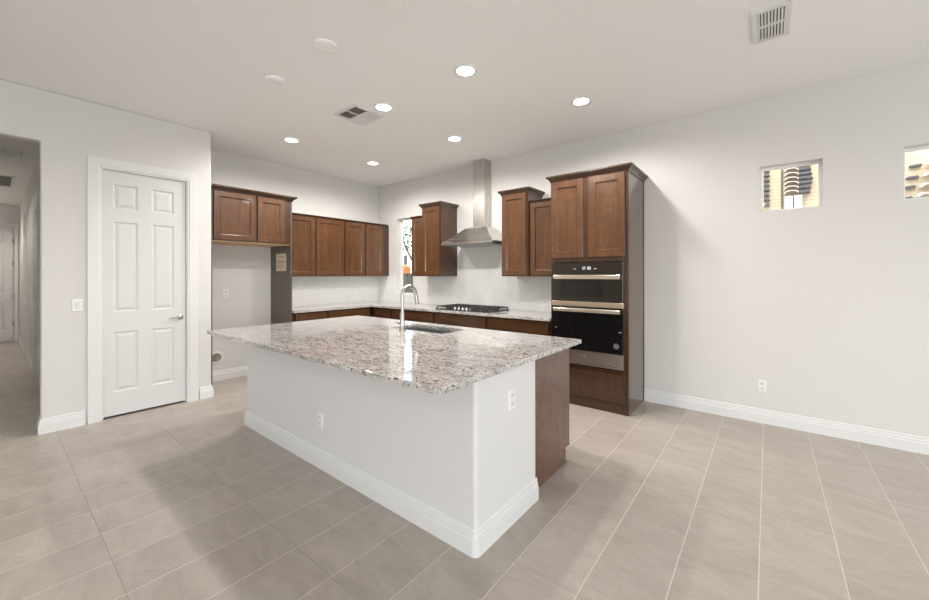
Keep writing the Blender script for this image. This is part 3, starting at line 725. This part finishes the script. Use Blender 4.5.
# square four-way diffuser
vx0, vx1, vy0, vy1 = 2.235, 2.605, -2.345, -1.985
T = thing('ceiling_vent', 'square white four-way ceiling vent beside a downlight', 'vent', ((vx0+vx1)/2, (vy0+vy1)/2, CE-.01))
def frame(bm, F, a0, a1, b0, b1, wd, w0, w1):
    for q in ((a0, a1, b0, b0+wd), (a0, a1, b1-wd, b1), (a0, a0+wd, b0+wd, b1-wd), (a1-wd, a1, b0+wd, b1-wd)): fbox(bm, F, *q, w0, w1)
bm = BM(); frame(bm, FC, vx0, vx1, vy0, vy1, .035, .0005, .012); mx_, my_ = (vx0+vx1)/2, (vy0+vy1)/2
fbox(bm, FC, mx_-.006, mx_+.006, vy0+.035, vy1-.035, .0008, .012); fbox(bm, FC, vx0+.035, vx1-.035, my_-.006, my_+.006, .0008, .0118)
obj('frame', bm, M_trim, T, bev=.002)
bm = BM(); fbox(bm, FC, vx0+.03, vx1-.03, vy0+.03, vy1-.03, .0003, .0007); obj('backing', bm, M_duct, T)
def louvre(F, a0, a1, b, tilt, horiz, parent, wd=.016):
    bm = BM(); t_ = .0012
    G_ = (lambda s, q, w: F(s, b+q, w)) if horiz else (lambda s, q, w: F(b+q, s, w))
    dq = wd/2*math.cos(tilt); dw = wd/2*math.sin(tilt); c_ = .0065
    rings(bm, [[G_(s, -dq, c_-dw), G_(s, dq, c_+dw), G_(s, dq, c_+dw+t_), G_(s, -dq, c_-dw+t_)] for s in (a0, a1)])
    obj('slat', bm, M_trim, parent)
for qi, (a0, a1, b0, b1, hz_, tl) in enumerate(((vx0+.035, mx_-.006, vy0+.035, my_-.006, True, -.6), (mx_+.006, vx1-.035, vy0+.035, my_-.006, False, .6),
                                  (vx0+.035, mx_-.006, my_+.006, vy1-.035, False, -.6), (mx_+.006, vx1-.035, my_+.006, vy1-.035, True, .6))):
    for k in range(6):
        if hz_: louvre(FC, a0, a1, b0+(b1-b0)*(k+.5)/6, tl, True, T)
        else: louvre(FC, b0, b1, a0+(a1-a0)*(k+.5)/6, tl, False, T)
# register at the upper right
rx0, rx1, ry0, ry1 = 5.632, 5.834, -1.54, -1.13
T = thing('ceiling_vent', 'white rectangular ceiling register above the small window', 'vent', ((rx0+rx1)/2, (ry0+ry1)/2, CE-.01))
bm = BM(); frame(bm, FC, rx0, rx1, ry0, ry1, .034, .0005, .010); ym = (ry0+ry1)/2; fbox(bm, FC, rx0+.034, rx1-.034, ym-.012, ym+.012, .0006, .010); obj('frame', bm, M_trim, T, bev=.002)
bm = BM(); fbox(bm, FC, rx0+.03, rx1-.03, ry0+.03, ry1-.03, .0003, .0005); obj('backing', bm, M_duct, T)
for k in range(8):
    xx = rx0+.034+(rx1-rx0-.068)*(k+.15)/8+.004
    for a0, a1 in ((ry0+.034, ym-.012), (ym+.012, ry1-.034)): louvre(FC, a0, a1, xx, -.55, False, T, .012)
# return grille in the hall
FHc = lambda u, v, w: (u, v, HC-w)
T = thing('ceiling_vent', 'dark slatted return grille in the hall ceiling', 'vent', (-3.3, -4.6, HC-.01))
bm = BM(); frame(bm, FHc, -4.25, -3.2, -4.85, -4.272, .04, .0005, .012); obj('frame', bm, M_trim, T)
bm = BM(); fbox(bm, FHc, -4.22, -3.23, -4.82, -4.30, .0003, .0007); obj('backing', bm, M_duct, T)
for k in range(13): louvre(FHc, -4.81, -4.312, -4.17+k*.073, .6, False, T, .022)

# ------------------------------------------------------------------ outside
M_stucco = mat('cream_siding', (.80, .68, .47), .8); t = NT(M_stucco); tc = t.add('ShaderNodeTexCoord'); s_ = t.add('ShaderNodeSeparateXYZ'); t.l.new(tc.outputs['Object'], s_.inputs[0])
fz = t.math('FRACT', t.math('DIVIDE', s_.outputs[2], .06)); t.l.new(t.mix(t.math('LESS_THAN', fz, .16), (.56, .46, .29), (.40, .32, .20)), t.b.inputs['Base Color'])
M_tileW = mat('pale_roof_tile', (.66, .60, .52), .7); M_tileG = mat('grey_shutter', (.06, .063, .07), .7)
M_ground = mat('gravel', (.36, .30, .24), .9); M_leaf = mat('shrub_leaf', (.13, .19, .09), .7); M_bark = mat('bark', (.14, .10, .07), .9)
M_fence = mat('green_grey_fence', (.045, .055, .035), .8); M_orange = mat('orange_plastic', (.75, .22, .03), .5); M_white = mat('white_render', (.72, .71, .69), .7)
bm = BM(); box(bm, -25, 25, .16, 40, -.25, -.15); struct('ground_outside', bm, M_ground)
bm = BM(); rings(bm, [[(x, y, z) for x, z in ((1.5, -.15), (11, -.15), (11, 1.5), (9.3, 2.2), (7.53, 3.12), (7.36, 3.28), (5.8, 4.6), (1.5, 4.6))] for y in (4.0, 6.5)])
nh = obj('neighbour_house', bm, M_stucco, label='cream sided house seen through the small high windows', cat='house', origin=(0, 0, 0))
bm = BM(); box(bm, 5.895, 5.915, 3.97, 3.999, 1.5, 4.2); obj('corner_trim', bm, M_tileG, nh)
def rtile(x, y, z, w_):
    bm = BM(); n_ = 8
    L = []
    for yy, zo in ((y, 0), (y+.16, .03)):
        o_ = [(x+w_/2-w_/2*math.cos(math.pi*k/n_), yy, z+zo+.05*math.sin(math.pi*k/n_)) for k in range(n_+1)]
        i_ = [(x+w_/2-(w_/2-.012)*math.cos(math.pi*k/n_), yy, z+zo+.038*math.sin(math.pi*k/n_)) for k in range(n_, -1, -1)]
        L.append(o_+i_)
    rings(bm, L); return bm
grp = 'curved roof tiles stacked on the neighbour house'
for k in range(7):
    z = 2.76+k*.075
    obj('roof_tile', rtile(5.93, 3.82, z, .19), M_tileW, label='pale curved roof tile in the column beyond the small window', cat='roof tile', group=grp)
    bm = BM(); rings(bm, [[(6.13, y, z), (6.30-.012*abs(k-3), y, z), (6.26, y, z+.04), (6.13, y, z+.04)] for y in (3.86, 3.999)])
    obj('grey_block', bm, M_tileG, label='dark grey block beside the pale tiles on the neighbour wall', cat='block', group='grey blocks on the neighbour wall')
for k in range(8):
    z = 2.60+k*.085; bm = BM(); rings(bm, [[(5.66, y, z), (5.74, y, z), (5.725, y, z+.045), (5.66, y, z+.045)] for y in (3.88, 3.999)])
    obj('grey_block', bm, M_tileG, label='small dark grey block at the left edge of the small window view', cat='block', group='small grey blocks on the neighbour wall')
bm = BM(); box(bm, 5.94, 6.04, 3.86, 3.999, 2.42, 2.72); obj('white_box', bm, M_white, label='left white box below the pale tiles on the neighbour wall', cat='box')
bm = BM(); box(bm, 6.06, 6.16, 3.86, 3.999, 2.42, 2.72); obj('white_box', bm, M_white, label='right white box below the pale tiles on the neighbour wall', cat='box')
random.seed(3)
for k in range(14):
    x = 7.27+.15*(k % 4)+.03*(k//4); z = 2.50+.15*(k//4)+.03*random.random()
    if k % 2: obj('roof_tile', rtile(x, 3.80, z, .14), M_tileW, label='pale curved roof tile seen through the window at the right edge', cat='roof tile', group='roof tiles beyond the right-edge window')
    else:
        bm = BM(); rings(bm, [[(x, y, z), (x+.12, y, z+.01), (x+.10, y, z+.04), (x, y, z+.03)] for y in (3.9, 3.999)])
        obj('grey_block', bm, M_tileG, label='dark grey block seen through the window at the right edge', cat='block', group='grey blocks beyond the right-edge window')
# view of the corner window: fence, tree, white house, orange drum
bm = BM()
for k in range(40): box(bm, -8+k*.2, -8+k*.2+.185, 3.5, 3.53, -.15, 1.45)
box(bm, -8, 0, 3.53, 3.58, .2, .3); box(bm, -8, 0, 3.53, 3.58, 1.1, 1.2)
obj('garden_fence', bm, M_fence, label='dark green board fence outside the corner window', cat='fence')
bm = BM(); rings(bm, [[(x, y, z) for x, z in ((-14, -.15), (-4.5, -.15), (-4.5, 2.55), (-9.2, 2.75), (-14, 2.55))] for y in (8.0, 12)])
wh = obj('white_house', bm, M_white, label='white house beyond the fence outside the corner window', cat='house')
bm = BM(); box(bm, -8.1, -7.9, 7.97, 7.999, 1.9, 2.35); obj('window_panel', bm, M_tileG, wh)
TX, TY = -5.25, 5.9
T = thing('garden_tree', 'green leafy tree outside the corner window', 'tree', (TX, TY, -.15))
bm = BM(); tube(bm, [(TX, TY, -.15), (TX+.02, TY, 1.2), (TX-.05, TY, 2.2), (TX+.2, TY+.1, 3.0)], [.07, .06, .045, .02], 8); tube(bm, [(TX-.02, TY, 1.9), (TX-.35, TY-.1, 2.5), (TX-.5, TY-.1, 3.0)], [.04, .03, .015], 8); obj('trunk', bm, M_bark, T, smooth=True)
bm = BM(); random.seed(11)
for k in range(330):
    a = random.random()*6.28; r = random.random()**.5*.9; zz = 2.35+random.random()*1.0; c0 = Vector((TX+r*math.cos(a), TY+r*math.sin(a), zz)); q = Vector((random.uniform(-1, 1), random.uniform(-1, 1), random.uniform(-1, 1))).normalized(); p = q.orthogonal().normalized()
    l = .09
    vs = [bm.verts.new(c0+q*l), bm.verts.new(c0+p*l*.4), bm.verts.new(c0-q*l), bm.verts.new(c0-p*l*.4)]; bm.faces.new(vs)
obj('foliage', bm, M_leaf, T)
bm = BM(); lathe(bm, ident, -4.75, 4.9, [(.27, -.15), (.27, .7), (.25, .74), (.27, .78), (.27, 1.66), (.22, 1.72), (.08, 1.76)], 24); obj('orange_tank', bm, M_orange, label='orange tank rising above the fence outside the corner window', cat='tank', smooth=True)
